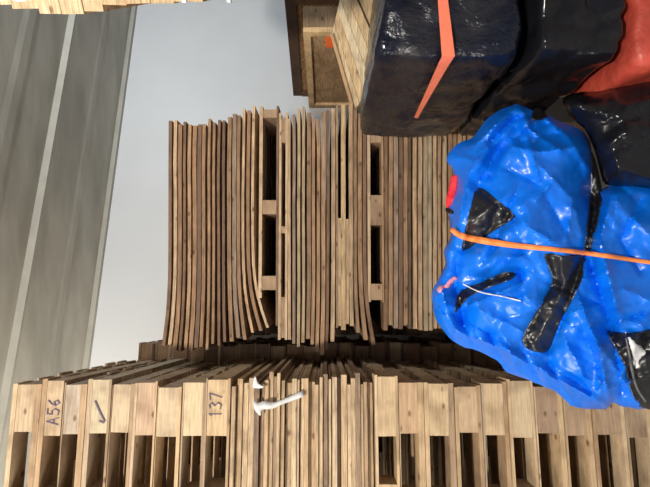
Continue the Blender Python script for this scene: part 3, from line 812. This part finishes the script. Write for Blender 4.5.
# tall OSB crate by the wall
c0 = Vector((2.13, 4.22, 0)); c1 = Vector((1.64, 5.42, 0)); vd = (c1 - c0).normalized(); ud = Vector((vd.y, -vd.x, 0)); L1 = (c1 - c0).length
cr = empty('shipping_crate', 'tall brown strand-board crate with dark rim against the white wall', 'crate', Matrix.Translation((0, 0, 0)))
zt = EYE + .352
obox('side_panel', c0, ud, vd, (0.02, .04, 0.04, L1 - .04, .05, zt - .10), M['osb'], cr)
obox('front_panel', c0, ud, vd, (0.04, .96, 0.02, .04, .05, zt - .10), M['osb'], cr)
obox('back_panel', c0, ud, vd, (0.04, .96, L1 - .04, L1 - .02, .05, zt - .10), M['osb'], cr)
obox('side_panel', c0, ud, vd, (.96, .98, 0.04, L1 - .04, .05, zt - .10), M['osb'], cr)
DK = (.10, .052, .03)
for b in ((0, .05, 0, L1, zt - .10, zt), (.95, 1.0, 0, L1, zt - .10, zt), (.05, .95, 0, .05, zt - .10, zt), (.05, .95, L1 - .05, L1, zt - .10, zt)):
    obox('rim_rail', c0, ud, vd, b, M['wood'], cr, DK)
for b in ((0, 1, 0, L1, 0, .05),):
    obox('base', c0, ud, vd, b, M['wood'], cr, DK)
for (ua, va) in ((-.004, -.004), (.93, -.004), (-.004, L1 - .07), (.93, L1 - .07)):
    obox('corner_post', c0, ud, vd, (ua, ua + .075, va, va + .075, .05, zt - .10), M['wood'], cr, (.2, .105, .05))
# pale framed panel crate in front of it
f0 = at(303, 32, 3.0); f1 = Vector(((243.5 - 108) / F * 4.15, 4.15, 0)); f0.z = 0
vd2 = (f1 - f0); L2 = vd2.length; vd2.normalize(); ud2 = Vector((vd2.y, -vd2.x, 0))
z2 = EYE + 22 / F * 3.0
PAL = (.72, .50, .27)
fc = empty('framed_crate', 'pale framed plywood crate with an orange sticker on its side', 'crate', Matrix.Translation((0, 0, 0)))
for b in ((0, .03, 0, .05, .06, z2 - .045), (0, .03, L2 - .06, L2, .06, z2 - .045)): obox('frame_post', f0, ud2, vd2, b, M['wood'], fc, PAL)
for b in ((0, .03, 0, L2, z2 - .045, z2), (0, .03, 0, L2, 0, .06), (0, .03, .05, L2 - .06, .72, .76)): obox('frame_rail', f0, ud2, vd2, b, M['wood'], fc, PAL)
zz = .06
k = 0
while zz < z2 - .05:
    z9 = min(zz + .105, z2 - .046)
    obox('side_plank', f0, ud2, vd2, (.022, .04, .05, L2 - .06, zz + .001, z9), M['sheet'], fc, vary((.50, .32, .17), .1)); zz = z9; k += 1
obox('front_board', f0, ud2, vd2, (.03, .17, .0, .03, 0, z2 + .0), M['sheet'], fc, (.36, .25, .15))
obox('back_board', f0, ud2, vd2, (.03, .17, L2 - .03, L2, 0, z2), M['sheet'], fc, (.36, .25, .15))
obox('top_board', f0, ud2, vd2, (.03, .17, .03, L2 - .03, z2 - .03, z2), M['sheet'], fc, (.36, .25, .15))
stq = obox('sticker', f0, ud2, vd2, (.016, .0225, .09, .21, z2 - .20, z2 - .14), M['sticker'], fc); stq['label'] = 'small orange square sticker'
# its leaning lid of pale planks
lid = empty('leaning_lid', 'pale pine plank lid leaning between the framed crate and black load', 'crate lid', Matrix.Translation((0, 0, 0)))
def quadslab(name, q, th, mat, parent, color, ab=(0, 1, 0, 1)):
    """q: P00,P10,P11,P01 ; ab picks a sub-range, slab thickness away from the camera"""
    def bl_(a, b): return (q[0] * (1 - a) + q[1] * a) * (1 - b) + (q[3] * (1 - a) + q[2] * a) * b
    n = (q[1] - q[0]).cross(q[3] - q[0]).normalized()
    if n.y < 0: n = -n
    a0, a1, b0, b1_ = ab; vs = []
    for a in (a0, a1):
        for b in (b0, b1_):
            p = bl_(a, b)
            for t in (0, th): vs.append(p + n * t)
    return orient(mesh_obj(name, vs, CF, mat, parent, color=color))
Q = [at(331.5, 35, 2.98), at(353.5, 113, 2.98), at(384, 62, 2.80), at(346, -26, 2.88)]
np_ = 5
for k in range(np_):
    quadslab('lid_plank', Q, .02, M['sheet'], lid, vary([(.78, .60, .37), (.66, .46, .25), (.80, .64, .42)][k % 3], .05), (0, 1, k / np_ + .004, (k + 1) / np_ - .004))
T_ = [at(330, 34.5, 2.97), at(353, 115, 2.97), at(355.5, 113, 2.955), at(332.5, 33, 2.955)]
quadslab('lid_edge', T_, .03, M['wood'], lid, (.50, .33, .18))
Q3 = [at(347, -28, 2.88), at(385, 60, 2.80), at(400, 40, 2.79), at(378, -44, 2.84)]
for k in range(2):
    quadslab('lid_plank', Q3, .02, M['sheet'], lid, [(.60, .42, .23), (.52, .35, .19)][k], (0, 1, k / 2 + .006, (k + 1) / 2 - .006))
# brace from the lid down to the floor, behind the black load
for (a, b) in ((at(362, 104, 3.0), .06), (at(372, 34, 2.95), .06)):
    mesh_obj('lid_leg', *box_data(a.x, a.x + .06, 2.80, 2.86, 0, a.z - .08), M['wood'], lid, color=(.5, .34, .2))

# ------------------------------------------------------------------ timber load up at the right edge
tl = empty('timber_bundle', 'pale timber bundle with plastic film, at the upper right under the ceiling', 'timber', Matrix.Translation((0, 0, 0)))
Yt = 1.75
TM = Matrix.Translation(((243.5 - 12) / F * Yt, Yt, 0)) @ Matrix.Rotation(math.radians(-29), 4, 'Z') @ Matrix.Translation((-(243.5 - 12) / F * Yt, -Yt, 0))
def Xp(py): return (243.5 - py) / F * Yt
rows = [(-20, 14, 5), (14, 40, 9), (40, 62, 13), (62, 84, 13.5), (84, 104, 12), (104, 128, 5.5), (128, 152, 4.5), (152, 176, 4), (176, 205, 3.2)]
for k, (a, b, y) in enumerate(rows):
    mesh_obj('timber_board', *box_data(Xp(y), Xp(y) + .5, Yt, Yt + .9, zat(b, Yt) + .001, zat(a, Yt), j=.0025), M['sheet'], tl, color=vary((.80, .60, .36) if k < 5 else (.66, .45, .26), .05))
fm = lumpy('film_wrap', [(Xp(5), Yt - .006, zat(36, Yt)), (Xp(5), Yt - .006, zat(-22, Yt)), (Xp(5), Yt + .5, zat(36, Yt)), (Xp(5), Yt + .5, zat(-22, Yt)),
                         (Xp(-60), Yt - .006, zat(36, Yt)), (Xp(-60), Yt - .006, zat(-22, Yt)), (Xp(-60), Yt + .5, zat(36, Yt)), (Xp(-60), Yt + .5, zat(-22, Yt))], 10, 12, 8, .006, 14, M['film'], 2, parent=tl)
fm['label'] = 'milky plastic film'
for k, pxx in enumerate((186, 230)):
    mesh_obj('film_strip', *box_data(Xp(3.5) , Xp(-6), Yt - .01, Yt + .01, zat(pxx + 2, Yt), zat(pxx - 2, Yt), j=.001), M['film'], tl)
# support of that bundle, outside the picture: posts standing on the floor
mesh_obj('timber_board', *box_data(Xp(-8), Xp(-8) + .45, Yt, Yt + .9, zat(232, Yt), zat(205.3, Yt)), M['sheet'], tl, color=(.6, .42, .25))
for y in (Yt, Yt + .8):
    mesh_obj('support_post', *box_data(1.42, 1.5, y, y + .08, 0, zat(232, Yt)), M['wood'], tl, color=(.5, .35, .22))
    mesh_obj('support_arm', *box_data(Xp(-8), 1.5, y, y + .08, zat(232, Yt) - .06, zat(232, Yt)), M['wood'], tl, color=(.5, .35, .22))

for ch in tl.children:
    ch.matrix_world = TM @ ch.matrix_world
